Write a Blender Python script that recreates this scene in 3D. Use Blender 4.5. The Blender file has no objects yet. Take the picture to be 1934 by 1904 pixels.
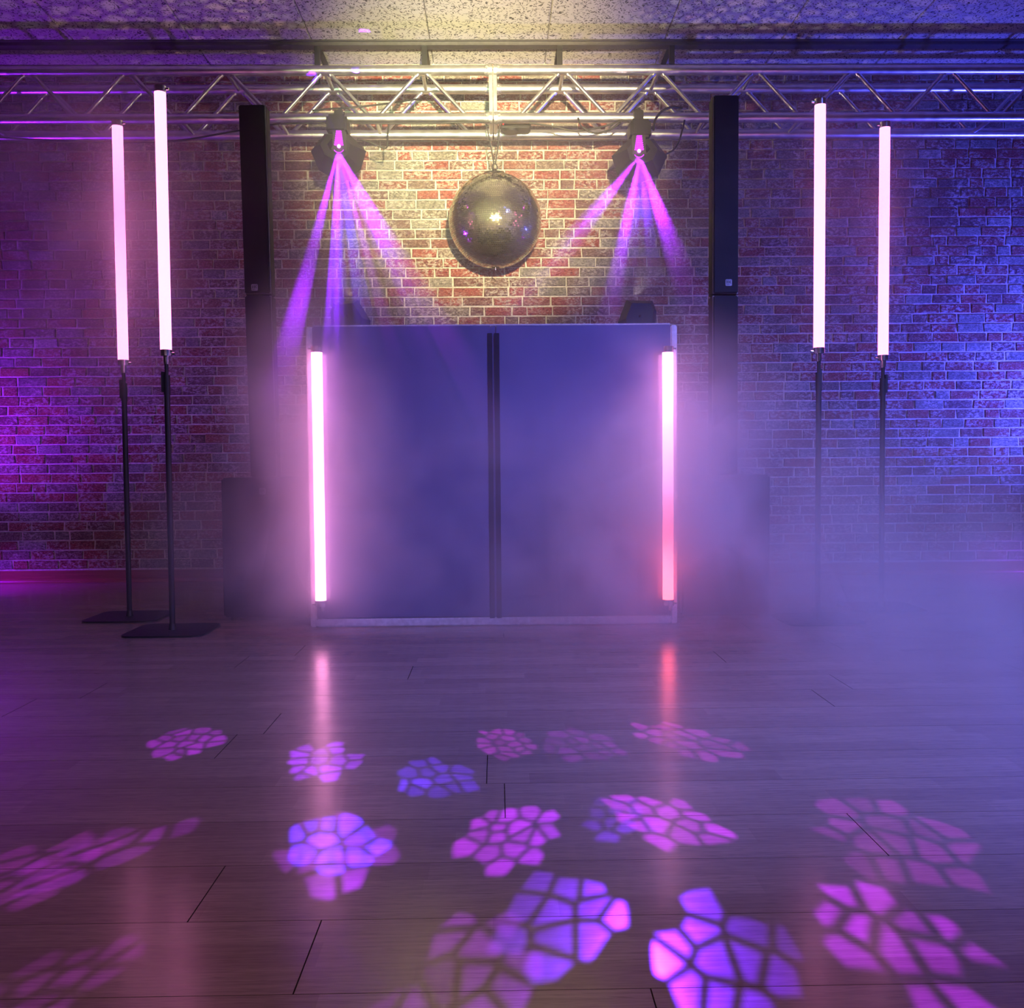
import bpy, bmesh, math, random
import numpy as np
from mathutils import Vector, Matrix
random.seed(7)
PI = math.pi
sc = bpy.context.scene
C = sc.collection

# ------------------------------------------------------------------ camera
F_PX, W_PX, H_PX = 1780.0, 1934.0, 1904.0
CAM = Vector((0.0, 0.0, 0.65))
YAW, PITCH, ROLL = 0.0158, 0.0415, 0.0083           # right, down, clockwise
f0 = Vector((math.sin(YAW) * math.cos(PITCH), math.cos(YAW) * math.cos(PITCH), -math.sin(PITCH)))
r0 = Vector((math.cos(YAW), -math.sin(YAW), 0.0))
u0 = r0.cross(f0)
RT = (math.cos(ROLL) * r0 - math.sin(ROLL) * u0).normalized()
UP = (math.cos(ROLL) * u0 + math.sin(ROLL) * r0).normalized()
cam_d = bpy.data.cameras.new('camera')
cam_d.sensor_width = 36.0
cam_d.lens = F_PX / W_PX * 36.0
cam_d.clip_start = 0.02
cam = bpy.data.objects.new('camera', cam_d)
C.objects.link(cam)
m = Matrix.Identity(4)
for i in range(3):
    m[i][0], m[i][1], m[i][2], m[i][3] = RT[i], UP[i], -f0[i], CAM[i]
cam.matrix_world = m
sc.camera = cam


def ray(px, py):
    return f0 + (px - W_PX / 2) / F_PX * RT - (py - H_PX / 2) / F_PX * UP


def at(px, py, Y):
    d = ray(px, py)
    return CAM + d * ((Y - CAM.y) / d.y)


def on_z(px, py, z=0.0):
    d = ray(px, py)
    return CAM + d * ((z - CAM.z) / d.z)


# ------------------------------------------------------------------ world, view, sampling
world = bpy.data.worlds.new('world')
sc.world = world
world.use_nodes = True
world.node_tree.nodes['Background'].inputs[0].default_value = (0.0, 0.0, 0.0, 1)
world.node_tree.nodes['Background'].inputs[1].default_value = 0.0
vs = sc.view_settings
vs.view_transform = 'Standard'
vs.look = 'None'
vs.gamma = 1.0
vs.exposure = 0.0
vs.use_curve_mapping = False
cy = sc.cycles
cy.use_denoising = True
cy.use_adaptive_sampling = True
cy.adaptive_threshold = 0.08
cy.adaptive_min_samples = 20
cy.max_bounces = 3
cy.diffuse_bounces = 2
cy.glossy_bounces = 3
cy.transmission_bounces = 3
cy.volume_bounces = 2
cy.transparent_max_bounces = 8
cy.volume_step_rate = 5.0
cy.volume_max_steps = 64
cy.sample_clamp_indirect = 4.0
cy.caustics_reflective = False
cy.caustics_refractive = False

# ------------------------------------------------------------------ room dimensions
WALL_Y = 5.41
CEIL = 2.905
HALF = 4.0
BACK_Y = -4.5


# ------------------------------------------------------------------ node helpers
def mat(name):
    mt = bpy.data.materials.new(name)
    mt.use_nodes = True
    nt = mt.node_tree
    nt.nodes.clear()
    return mt, nt


def node(nt, kind, **kw):
    n = nt.nodes.new(kind)
    for k, v in kw.items():
        if k.startswith('_'):
            setattr(n, k[1:], v)
        else:
            n.inputs[k.replace('__', ' ')].default_value = v
    return n


def math_n(nt, op, a, b=None, c=None, clamp=False):
    n = nt.nodes.new('ShaderNodeMath')
    n.operation = op
    n.use_clamp = clamp
    for i, v in enumerate((a, b, c)):
        if v is None:
            continue
        if isinstance(v, (int, float)):
            n.inputs[i].default_value = v
        else:
            nt.links.new(v, n.inputs[i])
    return n.outputs[0]


def ramp(nt, fac, stops, interp='LINEAR'):
    n = nt.nodes.new('ShaderNodeValToRGB')
    n.color_ramp.interpolation = interp
    el = n.color_ramp.elements
    while len(el) < len(stops):
        el.new(0.5)
    for e, (p, c) in zip(el, stops):
        e.position = p
        e.color = (*c, 1) if len(c) == 3 else c
    nt.links.new(fac, n.inputs[0])
    return n.outputs[0]


def mixc(nt, fac, a, b, blend='MIX'):
    n = nt.nodes.new('ShaderNodeMix')
    n.data_type = 'RGBA'
    n.blend_type = blend
    for s, v in ((n.inputs[0], fac), (n.inputs[6], a), (n.inputs[7], b)):
        if isinstance(v, (int, float)):
            s.default_value = v
        elif isinstance(v, tuple):
            s.default_value = (*v, 1)
        else:
            nt.links.new(v, s)
    return n.outputs[2]


def principled(nt, base, rough=0.5, metal=0.0, spec=0.5, bump=None, bump_d=0.002, bump_s=0.5):
    b = nt.nodes.new('ShaderNodeBsdfPrincipled')
    o = nt.nodes.new('ShaderNodeOutputMaterial')
    for key, v in (('Base Color', base), ('Roughness', rough), ('Metallic', metal), ('Specular IOR Level', spec)):
        if isinstance(v, (int, float)):
            b.inputs[key].default_value = v
        elif isinstance(v, tuple):
            b.inputs[key].default_value = (*v, 1)
        else:
            nt.links.new(v, b.inputs[key])
    if bump is not None:
        bn = nt.nodes.new('ShaderNodeBump')
        bn.inputs['Distance'].default_value = bump_d
        bn.inputs['Strength'].default_value = bump_s
        nt.links.new(bump, bn.inputs['Height'])
        nt.links.new(bn.outputs[0], b.inputs['Normal'])
    nt.links.new(b.outputs[0], o.inputs[0])
    return b


def position(nt, scale=(1, 1, 1), obj=False):
    if obj:
        src = nt.nodes.new('ShaderNodeTexCoord').outputs['Object']
    else:
        src = nt.nodes.new('ShaderNodeNewGeometry').outputs['Position']
    mp = nt.nodes.new('ShaderNodeMapping')
    mp.inputs['Scale'].default_value = scale
    nt.links.new(src, mp.inputs[0])
    return mp.outputs[0]


def noise(nt, vec, scale, detail=3.0, rough=0.5, dist=0.0):
    n = nt.nodes.new('ShaderNodeTexNoise')
    n.inputs['Scale'].default_value = scale
    n.inputs['Detail'].default_value = detail
    n.inputs['Roughness'].default_value = rough
    n.inputs['Distortion'].default_value = dist
    nt.links.new(vec, n.inputs['Vector'])
    return n.outputs[0]


M = {}


def plain(key, col, rough=0.5, metal=0.0, spec=0.5, grain=0.15, scale=60, bump=0.0):
    """a painted or metal surface with a little procedural wear in colour and gloss"""
    mt, nt = mat(key)
    p = position(nt, obj=True)
    n = noise(nt, p, scale, 1)
    lo = tuple(c * (1 - grain) for c in col)
    hi = tuple(min(1, c * (1 + grain)) for c in col)
    c = ramp(nt, n, [(0.3, lo), (0.7, hi)])
    r = math_n(nt, 'MULTIPLY_ADD', n, 0.12, rough - 0.06, clamp=True)
    principled(nt, c, r, metal, spec, bump=n if bump else None, bump_d=bump)
    M[key] = mt
    return mt


# ------------------------------------------------------------------ lamps (fixtures of the hall, plus unseen fill lights added out of the frame)
LIGHTS = []


def spot(name, loc, target, energy, col, angle, blend=0.3, radius=0.02, gobo=None, parent=None):
    ld = bpy.data.lights.new(name, 'SPOT')
    ld.energy = energy
    ld.color = col
    ld.spot_size = angle
    ld.spot_blend = blend
    ld.shadow_soft_size = radius
    o = bpy.data.objects.new(name, ld)
    C.objects.link(o)
    loc = Vector(loc)
    d = (Vector(target) - loc).normalized()
    o.rotation_euler = d.to_track_quat('-Z', 'Y').to_euler()
    if parent is not None:
        o.parent = parent
        o.location = loc - parent.location
    else:
        o.location = loc
    if gobo:
        gobo_nodes(ld, angle, **gobo)
    LIGHTS.append(o)
    return o


def gobo_nodes(ld, angle, seed=0.0, cells=2.3, edge=(0.03, 0.10), reach=0.86, tint=None, rgb=False, soft=0.0):
    """a pebble gobo wheel in front of the lens: rounded cells in a cluster"""
    ld.use_nodes = True
    nt = ld.node_tree
    nt.nodes.clear()
    out = nt.nodes.new('ShaderNodeOutputLight')
    em = nt.nodes.new('ShaderNodeEmission')
    nt.links.new(em.outputs[0], out.inputs[0])
    tc = nt.nodes.new('ShaderNodeTexCoord')
    sp = nt.nodes.new('ShaderNodeSeparateXYZ')
    nt.links.new(tc.outputs['Normal'], sp.inputs[0])
    k = 1.0 / math.tan(angle / 2)
    zz = math_n(nt, 'MAXIMUM', math_n(nt, 'ABSOLUTE', sp.outputs[2]), 0.01)
    u = math_n(nt, 'MULTIPLY', math_n(nt, 'DIVIDE', sp.outputs[0], zz), k)
    v = math_n(nt, 'MULTIPLY', math_n(nt, 'DIVIDE', sp.outputs[1], zz), k)
    cb = nt.nodes.new('ShaderNodeCombineXYZ')
    nt.links.new(math_n(nt, 'ADD', u, seed * 7.31), cb.inputs[0])
    nt.links.new(math_n(nt, 'ADD', v, seed * 3.77), cb.inputs[1])
    ve = nt.nodes.new('ShaderNodeTexVoronoi')
    ve.voronoi_dimensions = '2D'
    ve.feature = 'DISTANCE_TO_EDGE'
    vf = nt.nodes.new('ShaderNodeTexVoronoi')
    vf.voronoi_dimensions = '2D'
    vf.feature = 'F1'
    for vn in (ve, vf):
        vn.inputs['Scale'].default_value = cells
        vn.inputs['Randomness'].default_value = 0.85
        nt.links.new(cb.outputs[0], vn.inputs['Vector'])
    mr = nt.nodes.new('ShaderNodeMapRange')
    mr.interpolation_type = 'SMOOTHSTEP'
    mr.inputs[1].default_value = edge[0]
    mr.inputs[2].default_value = edge[1]
    nt.links.new(ve.outputs['Distance'], mr.inputs[0])
    # only whole cells near the axis are cut into the wheel
    po = nt.nodes.new('ShaderNodeSeparateXYZ')
    nt.links.new(vf.outputs['Position'], po.inputs[0])
    dx = math_n(nt, 'SUBTRACT', po.outputs[0], seed * 7.31)
    dy = math_n(nt, 'SUBTRACT', po.outputs[1], seed * 3.77)
    rr = math_n(nt, 'SQRT', math_n(nt, 'ADD', math_n(nt, 'MULTIPLY', dx, dx), math_n(nt, 'MULTIPLY', dy, dy)))
    inside = math_n(nt, 'LESS_THAN', rr, reach * 0.82)
    strength = math_n(nt, 'MULTIPLY', mr.outputs[0], inside)
    rv = nt.nodes.new('ShaderNodeSeparateColor')
    nt.links.new(vf.outputs['Color'], rv.inputs[0])
    strength = math_n(nt, 'MULTIPLY', strength, math_n(nt, 'MULTIPLY_ADD', rv.outputs[0], 0.7, 0.5))
    if rgb:
        nt.links.new(mixc(nt, 0.35, (1, 1, 1), vf.outputs['Color']), em.inputs[0])
    elif tint:
        nt.links.new(mixc(nt, rv.outputs[1], (1, 1, 1), tint), em.inputs[0])
    nt.links.new(strength, em.inputs[1])


#KEYLIGHTS
# warm follow-spot beside the camera, trained on the mirror ball and the truss joint, and a weaker green one
spot('follow_spot', (0.25, -0.25, 1.30), (-0.06, 5.0, 2.36), 5800, (1.0, 0.80, 0.42), math.radians(23), 1.0, 0.05)
spot('follow_spot', (-0.45, -0.25, 1.25), (-0.35, 5.0, 2.45), 900, (0.55, 1.0, 0.50), math.radians(17), 1.0, 0.05)
# wash lamps standing outside the frame at both ends of the wall, blue above and magenta at the floor
spot('wash_lamp', (-3.35, 4.75, 0.55), (-2.7, 5.41, 1.35), 150, (0.26, 0.01, 1.0), math.radians(112), 1.0, 0.06)
spot('wash_lamp', (-3.25, 4.95, 0.45), (-2.85, 5.10, 0.0), 95, (0.26, 0.0, 1.0), math.radians(70), 1.0, 0.05)
spot('wash_lamp', (3.55, 4.55, 0.75), (2.8, 5.41, 1.45), 400, (0.06, 0.07, 1.0), math.radians(112), 1.0, 0.06)
spot('wash_lamp', (3.45, 4.95, 0.45), (3.05, 5.12, 0.0), 95, (0.26, 0.0, 1.0), math.radians(70), 1.0, 0.05)
# blue flood out of the frame on the right that fills the fog bank
spot('fog_fill', (2.4, 0.7, 2.75), (1.05, 3.2, 0.2), 900, (0.14, 0.20, 1.0), math.radians(74), 1.0, 0.15)
# violet fill added out of the frame to brighten the fog by the booth
spot('fog_fill', (-2.2, 0.7, 2.75), (1.10, 3.45, 0.25), 260, (0.60, 0.28, 0.95), math.radians(34), 1.0, 0.15)
# dim violet fill lights added behind the camera to lift the floor
spot('floor_fill', (-1.2, -1.8, 2.8), (-0.5, 1.9, 0.0), 150, (0.95, 0.50, 0.62), math.radians(74), 1.0, 0.3)
spot('floor_fill', (1.2, -1.8, 2.8), (0.5, 1.9, 0.0), 130, (0.75, 0.47, 0.85), math.radians(74), 1.0, 0.3)


# ------------------------------------------------------------------ mesh helpers
class MB:
    def __init__(self):
        self.v, self.f, self.sm = [], [], []

    def add(self, vs, fs, smooth=False):
        b = len(self.v)
        self.v += [tuple(p) for p in vs]
        for f in fs:
            self.f.append(tuple(b + i for i in f))
            self.sm.append(smooth)

    def box(self, lo, hi, bev=0.0):
        (x0, y0, z0), (x1, y1, z1) = lo, hi
        if bev <= 0:
            self.add([(x0, y0, z0), (x1, y0, z0), (x1, y1, z0), (x0, y1, z0), (x0, y0, z1), (x1, y0, z1), (x1, y1, z1), (x0, y1, z1)],
                     [(0, 3, 2, 1), (4, 5, 6, 7), (0, 1, 5, 4), (1, 2, 6, 5), (2, 3, 7, 6), (3, 0, 4, 7)])
            return
        bm = bmesh.new()
        bmesh.ops.create_cube(bm, size=1.0)
        for q in bm.verts:
            q.co = Vector(((x0 + x1) / 2 + q.co.x * (x1 - x0), (y0 + y1) / 2 + q.co.y * (y1 - y0), (z0 + z1) / 2 + q.co.z * (z1 - z0)))
        bmesh.ops.bevel(bm, geom=list(bm.edges), offset=bev, segments=2, affect='EDGES')
        self.bm(bm)

    def bm(self, bm):
        bm.verts.index_update()
        self.add([q.co for q in bm.verts], [[q.index for q in f.verts] for f in bm.faces])
        bm.free()

    def cyl(self, a, b, r, r2=None, n=16, caps=True):
        a, b = Vector(a), Vector(b)
        r2 = r if r2 is None else r2
        d = (b - a).normalized()
        x = d.orthogonal().normalized()
        y = d.cross(x)
        ring = [(math.cos(2 * PI * i / n), math.sin(2 * PI * i / n)) for i in range(n)]
        vs = [a + (x * c + y * s) * r for c, s in ring] + [b + (x * c + y * s) * r2 for c, s in ring]
        self.add(vs, [(i, (i + 1) % n, n + (i + 1) % n, n + i) for i in range(n)], True)
        if caps:
            self.add(vs[:n], [tuple(reversed(range(n)))])
            self.add(vs[n:], [tuple(range(n))])

    def tube(self, pts, r, n=8):
        pts = [Vector(p) for p in pts]
        ref = Vector((0.13, 0.31, 0.94))
        vs, k = [], len(pts)
        for i, p in enumerate(pts):
            t = (pts[min(i + 1, k - 1)] - pts[max(i - 1, 0)]).normalized()
            x = t.cross(ref).normalized()
            y = t.cross(x)
            vs += [p + (x * math.cos(2 * PI * j / n) + y * math.sin(2 * PI * j / n)) * r for j in range(n)]
        fs = [(i * n + j, i * n + (j + 1) % n, (i + 1) * n + (j + 1) % n, (i + 1) * n + j) for i in range(k - 1) for j in range(n)]
        self.add(vs, fs, True)
        self.add(vs[:n], [tuple(reversed(range(n)))])
        self.add(vs[-n:], [tuple(range(n))])

    def prism(self, outline, y0, y1):
        """outline of (x, z) points extruded along y"""
        n = len(outline)
        vs = [(x, y0, z) for x, z in outline] + [(x, y1, z) for x, z in outline]
        self.add(vs, [tuple(range(n)), tuple(reversed(range(n, 2 * n)))] + [(i, n + i, n + (i + 1) % n, (i + 1) % n) for i in range(n)])

    def build(self, name, material, parent=None, off=None):
        me = bpy.data.meshes.new(name)
        off = Vector(off) if off is not None else (parent_loc(parent) if parent is not None else Vector())
        me.from_pydata([tuple(Vector(p) - off) for p in self.v], [], self.f)
        for p, s in zip(me.polygons, self.sm):
            p.use_smooth = s
        me.materials.append(material)
        me.update()
        o = bpy.data.objects.new(name, me)
        C.objects.link(o)
        if parent is not None:
            o.parent = parent
        return o


WORLD_LOC = {}


def parent_loc(o):
    """world origin of a translated-only parent chain"""
    return WORLD_LOC.get(o.name, Vector())


def tag(o, label, cat=None, group=None, kind=None):
    o['label'] = label
    if cat:
        o['category'] = cat
    if group:
        o['group'] = group
    if kind:
        o['kind'] = kind
    return o


def thing(name, loc, label, cat, group=None):
    o = bpy.data.objects.new(name, None)
    o.empty_display_size = 0.1
    C.objects.link(o)
    o.location = loc
    WORLD_LOC[o.name] = Vector(loc)
    return tag(o, label, cat, group)


def struct(o, label):
    o['kind'] = 'structure'
    o['label'] = label
    return o


def catmull(pts, k=8):
    pts = [Vector(p) for p in pts]
    out = []
    for i in range(len(pts) - 1):
        p0, p1, p2, p3 = pts[max(i - 1, 0)], pts[i], pts[i + 1], pts[min(i + 2, len(pts) - 1)]
        for j in range(k):
            t = j / k
            out.append(0.5 * ((2 * p1) + (p2 - p0) * t + (2 * p0 - 5 * p1 + 4 * p2 - p3) * t * t + (3 * p1 - p0 - 3 * p2 + p3) * t ** 3))
    out.append(pts[-1])
    return out


# ------------------------------------------------------------------ materials
plain('black_metal', (0.012, 0.012, 0.014), 0.42, 0.0, 0.5)
plain('black_plastic', (0.016, 0.016, 0.020), 0.5, 0.0, 0.4)
plain('speaker_black', (0.010, 0.010, 0.014), 0.6, 0.0, 0.18, scale=300, bump=0.0004)
plain('gem_black', (0.009, 0.009, 0.012), 0.42, 0.0, 0.3)
plain('aluminium', (0.78, 0.78, 0.77), 0.33, 1.0, 0.5, 0.1, 25)
plain('weld', (0.70, 0.70, 0.69), 0.45, 1.0, 0.5, 0.25, 120)
plain('chrome', (0.82, 0.82, 0.84), 0.16, 1.0)
plain('booth_white', (0.62, 0.62, 0.66), 0.35)
plain('booth_seam', (0.012, 0.012, 0.03), 0.5, 0.0, 0.2)
plain('plate_silver', (0.22, 0.22, 0.25), 0.5, 0.3)
plain('plate_ink', (0.02, 0.02, 0.025), 0.6)
plain('cable_black', (0.010, 0.010, 0.012), 0.5)
plain('room_wall', (0.30, 0.28, 0.30), 0.85, grain=0.08, scale=6)
plain('wainscot', (0.06, 0.05, 0.06), 0.6, grain=0.2, scale=8)
plain('rail_metal', (0.10, 0.095, 0.10), 0.45, 0.4)
plain('plank_edge', (0.085, 0.058, 0.046), 0.9, 0.0, 0.05)
plain('table_top', (0.05, 0.05, 0.055), 0.5)

mt, nt = mat('booth_panel')                       # dark gloss acrylic with faint cloudy wear
p = position(nt)
n = noise(nt, p, 5, 4)
principled(nt, ramp(nt, n, [(0.3, (0.125, 0.125, 0.25)), (0.7, (0.145, 0.145, 0.285))]), math_n(nt, 'MULTIPLY_ADD', n, 0.10, 0.05), 0.0, 0.6)
M['booth_panel'] = mt

mt, nt = mat('brick')
p = position(nt)
a = nt.nodes.new('ShaderNodeAttribute')
a.attribute_name = 'tone'
base = ramp(nt, a.outputs['Fac'], [(0.0, (0.20, 0.034, 0.028)), (0.2, (0.29, 0.052, 0.040)), (0.42, (0.24, 0.070, 0.050)),
                                   (0.60, (0.14, 0.055, 0.048)), (0.75, (0.17, 0.105, 0.085)), (0.88, (0.17, 0.165, 0.135)), (1.0, (0.25, 0.24, 0.20))])
n1 = noise(nt, position(nt, (1, 1, 1.7)), 42, 3, 0.72)
n2 = noise(nt, p, 7, 1, 0.5)
n3 = noise(nt, position(nt, (1, 1, 2.0)), 95, 2, 0.75)
wash = math_n(nt, 'MULTIPLY', ramp(nt, n1, [(0.49, (0, 0, 0)), (0.56, (1, 1, 1))]), ramp(nt, n2, [(0.40, (0.10, 0.10, 0.10)), (0.56, (1, 1, 1))]))
col = mixc(nt, math_n(nt, 'MULTIPLY', wash, 0.85), base, (0.52, 0.49, 0.42))
col = mixc(nt, ramp(nt, n3, [(0.38, (1, 1, 1)), (0.46, (0, 0, 0))]), col, mixc(nt, 0.75, col, (0.02, 0.014, 0.014)))
col = mixc(nt, ramp(nt, n3, [(0.56, (0, 0, 0)), (0.64, (0.6, 0.6, 0.6))]), col, (0.50, 0.46, 0.38))
principled(nt, col, 0.85, 0.0, 0.2)
M['brick'] = mt

mt, nt = mat('mortar')
p = position(nt)
n = noise(nt, p, 70, 1)
principled(nt, ramp(nt, n, [(0.3, (0.50, 0.48, 0.41)), (0.7, (0.74, 0.70, 0.61))]), 0.9, 0, 0.2)
M['mortar'] = mt

mt, nt = mat('floor_wood')                        # three-strip boards: each stave its own tone
geo = nt.nodes.new('ShaderNodeNewGeometry')
sx = nt.nodes.new('ShaderNodeSeparateXYZ')
nt.links.new(geo.outputs['Position'], sx.inputs[0])
row = math_n(nt, 'FLOOR', math_n(nt, 'DIVIDE', sx.outputs[1], 0.19 / 3))
wn = nt.nodes.new('ShaderNodeTexWhiteNoise')
wn.noise_dimensions = '1D'
nt.links.new(row, wn.inputs['W'])
st = math_n(nt, 'FLOOR', math_n(nt, 'ADD', math_n(nt, 'DIVIDE', sx.outputs[0], 0.52), math_n(nt, 'MULTIPLY', wn.outputs[0], 9.0)))
cb = nt.nodes.new('ShaderNodeCombineXYZ')
nt.links.new(row, cb.inputs[0])
nt.links.new(st, cb.inputs[1])
wn2 = nt.nodes.new('ShaderNodeTexWhiteNoise')
wn2.noise_dimensions = '2D'
nt.links.new(cb.outputs[0], wn2.inputs['Vector'])
g1 = noise(nt, position(nt, (2.0, 60, 1)), 3.0, 2, 0.6)
g2 = noise(nt, position(nt, (6.0, 220, 1)), 4.0, 1, 0.6)
tone = ramp(nt, wn2.outputs['Value'], [(0.0, (0.285, 0.19, 0.15)), (0.5, (0.32, 0.22, 0.172)), (1.0, (0.36, 0.252, 0.198))])
col = mixc(nt, ramp(nt, g1, [(0.35, (0.45, 0.45, 0.45)), (0.6, (0, 0, 0))]), tone, (0.19, 0.12, 0.095))
col = mixc(nt, ramp(nt, g2, [(0.33, (0.5, 0.5, 0.5)), (0.45, (0, 0, 0))]), col, (0.13, 0.08, 0.06))
rg = math_n(nt, 'ADD', math_n(nt, 'MULTIPLY', g1, 0.10), math_n(nt, 'MULTIPLY_ADD', noise(nt, position(nt), 7, 1), 0.06, 0.12))
principled(nt, col, rg, 0.0, 0.75)
M['floor_wood'] = mt

mt, nt = mat('baseboard_wood')
g1 = noise(nt, position(nt, (1.5, 30, 30)), 4.0, 4, 0.6)
principled(nt, ramp(nt, g1, [(0.3, (0.20, 0.055, 0.030)), (0.7, (0.32, 0.10, 0.055))]), 0.35, 0, 0.5)
M['baseboard_wood'] = mt

mt, nt = mat('ceiling_tile')                      # fissured mineral tile: short dark worm holes
p = position(nt)
vv = nt.nodes.new('ShaderNodeVectorMath')
vv.operation = 'ADD'
wv = nt.nodes.new('ShaderNodeTexNoise')
wv.inputs['Scale'].default_value = 26
nt.links.new(p, wv.inputs['Vector'])
sc2 = nt.nodes.new('ShaderNodeVectorMath')
sc2.operation = 'SCALE'
sc2.inputs['Scale'].default_value = 0.09
nt.links.new(wv.outputs['Color'], sc2.inputs[0])
nt.links.new(p, vv.inputs[0])
nt.links.new(sc2.outputs[0], vv.inputs[1])
mp = nt.nodes.new('ShaderNodeMapping')
mp.inputs['Scale'].default_value = (46, 62, 1)
nt.links.new(vv.outputs[0], mp.inputs[0])
vo = nt.nodes.new('ShaderNodeTexVoronoi')
vo.voronoi_dimensions = '2D'
vo.inputs['Scale'].default_value = 1.0
nt.links.new(mp.outputs[0], vo.inputs['Vector'])
hole = ramp(nt, vo.outputs['Distance'], [(0.20, (1, 1, 1)), (0.27, (0, 0, 0))])
col = mixc(nt, hole, (0.66, 0.64, 0.58), (0.10, 0.095, 0.085))
principled(nt, col, 0.9, 0, 0.2)
M['ceiling_tile'] = mt

mt, nt = mat('mirror')
p = position(nt)
principled(nt, ramp(nt, noise(nt, p, 40, 2), [(0.3, (0.72, 0.68, 0.50)), (0.7, (0.86, 0.82, 0.64))]), 0.10, 1.0)
M['mirror'] = mt
plain('ball_core', (0.05, 0.05, 0.045), 0.5)


def emit(key, col, strength, streak=False):
    mt, nt = mat(key)
    e = nt.nodes.new('ShaderNodeEmission')
    o = nt.nodes.new('ShaderNodeOutputMaterial')
    n = noise(nt, position(nt, (1, 1, 0.25), obj=True), 14, 2)
    nt.links.new(ramp(nt, n, [(0.3, tuple(c * 0.93 for c in col)), (0.7, col)]), e.inputs[0])
    e.inputs[1].default_value = strength
    nt.links.new(e.outputs[0], o.inputs[0])
    M[key] = mt
    return mt


emit('tube_glow', (1.0, 0.235, 0.60), 4.0)
mt, nt = mat('tube_glow_salmon')                  # pixel tube whose lower third is set to salmon
e = nt.nodes.new('ShaderNodeEmission')
o = nt.nodes.new('ShaderNodeOutputMaterial')
sz = nt.nodes.new('ShaderNodeSeparateXYZ')
nt.links.new(nt.nodes.new('ShaderNodeTexCoord').outputs['Object'], sz.inputs[0])
nt.links.new(ramp(nt, sz.outputs[2], [(0.0, (1.0, 0.085, 0.105)), (0.32, (1.0, 0.15, 0.24)), (0.50, (1.0, 0.29, 0.58)), (1.0, (1.0, 0.30, 0.62))]), e.inputs[0])
e.inputs[1].default_value = 9.0
nt.links.new(e.outputs[0], o.inputs[0])
M['tube_glow_salmon'] = mt
emit('tube_glow_strong', (1.0, 0.30, 0.64), 10.0)
emit('lens_glow', (0.9, 0.12, 1.0), 14.0)
emit('rib_glow', (0.75, 0.04, 1.0), 2.2)
emit('red_led', (1.0, 0.04, 0.03), 3.0)
for k_ in ('lens_glow', 'rib_glow', 'red_led'):       # small indicators: seen, but too weak to be worth sampling as lamps
    M[k_].cycles.emission_sampling = 'NONE'

# ================================================================== THE SETTING
# ---- floor: boards across the hall
mb = MB()
mb.box((-HALF, BACK_Y, -0.06), (HALF, WALL_Y + 0.02, -0.0125))
floor = struct(mb.build('floor', M['floor_wood']), 'glossy brown three-strip wooden floor of long boards')
BW = 0.19
rows = int(math.floor(0.5 / BW))
row_i = rows
while row_i * BW < WALL_Y:
    y0, y1 = row_i * BW + 0.0005, min((row_i + 1) * BW - 0.0005, WALL_Y)
    half = min(HALF, 0.62 * max(y1, 1.2) + 0.9)
    x = -half - random.random() * 1.9
    while x < half:
        L = random.choice((1.6, 1.9, 2.2))
        a, b = max(x + 0.0008, -HALF), min(x + L - 0.0008, HALF)
        if b - a > 0.05:
            q = MB()
            e = 0.00015
            q.add([(a, y0, -0.012), (b, y0, -0.012), (b, y1, -0.012), (a, y1, -0.012),
                   (a, y0, -e), (b, y0, -e), (b, y1, -e), (a, y1, -e),
                   (a + e, y0 + e, 0), (b - e, y0 + e, 0), (b - e, y1 - e, 0), (a + e, y1 - e, 0)],
                  [(0, 1, 5, 4), (1, 2, 6, 5), (2, 3, 7, 6), (3, 0, 4, 7), (4, 5, 9, 8), (5, 6, 10, 9), (6, 7, 11, 10), (7, 4, 8, 11), (8, 9, 10, 11)])
            pk = q.build('plank', M['floor_wood'], floor)
            pk.data.materials.append(M['plank_edge'])
            for f_ in pk.data.polygons[:8]:
                f_.material_index = 1
        x += L
    row_i += 1

# ---- brick wall
mb = MB()
mb.box((-HALF, WALL_Y, -0.02), (HALF, WALL_Y + 0.1, CEIL + 0.02))
wall = struct(mb.build('wall_back', M['mortar']), 'brick wall of worn red and grey bricks with pale joints')
CP, JT = 0.0547, 0.007
bricks = []
z = 0.075
k = 0
while z < CEIL - 0.005:
    x = -HALF + random.uniform(-0.15, 0)
    while x < HALF:
        L = random.choice((0.165, 0.165, 0.15, 0.175, 0.135, 0.085)) * random.uniform(0.94, 1.06)
        a, b = max(x + JT / 2, -HALF), min(x + L - JT / 2, HALF)
        if b - a > 0.02:
            bricks.append((a, b, z + JT / 2, min(z + CP - JT / 2, CEIL - 0.001), random.random()))
        x += L
    z += CP


def brick_geo(mbk, a, b, z0, z1):
    j = lambda s=0.0028: random.uniform(-s, s)
    d = random.uniform(0.004, 0.009)
    c = [(a + j(), z0 + j(0.0018)), (b + j(), z0 + j(0.0018)), (b + j(), z1 + j(0.0018)), (a + j(), z1 + j(0.0018))]
    e = 0.003
    mx, mz = (a + b) / 2, (z0 + z1) / 2
    vs = [(x, WALL_Y, zz) for x, zz in c] + [(x + (e if x < mx else -e), WALL_Y - d + j(0.001), zz + (e if zz < mz else -e)) for x, zz in c]
    mbk.add(vs, [(0, 1, 5, 4), (1, 2, 6, 5), (2, 3, 7, 6), (3, 0, 4, 7), (4, 5, 6, 7)])


def set_tone(o, vals):
    at_ = o.data.attributes.new('tone', 'FLOAT', 'POINT')
    at_.data.foreach_set('value', vals)


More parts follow.
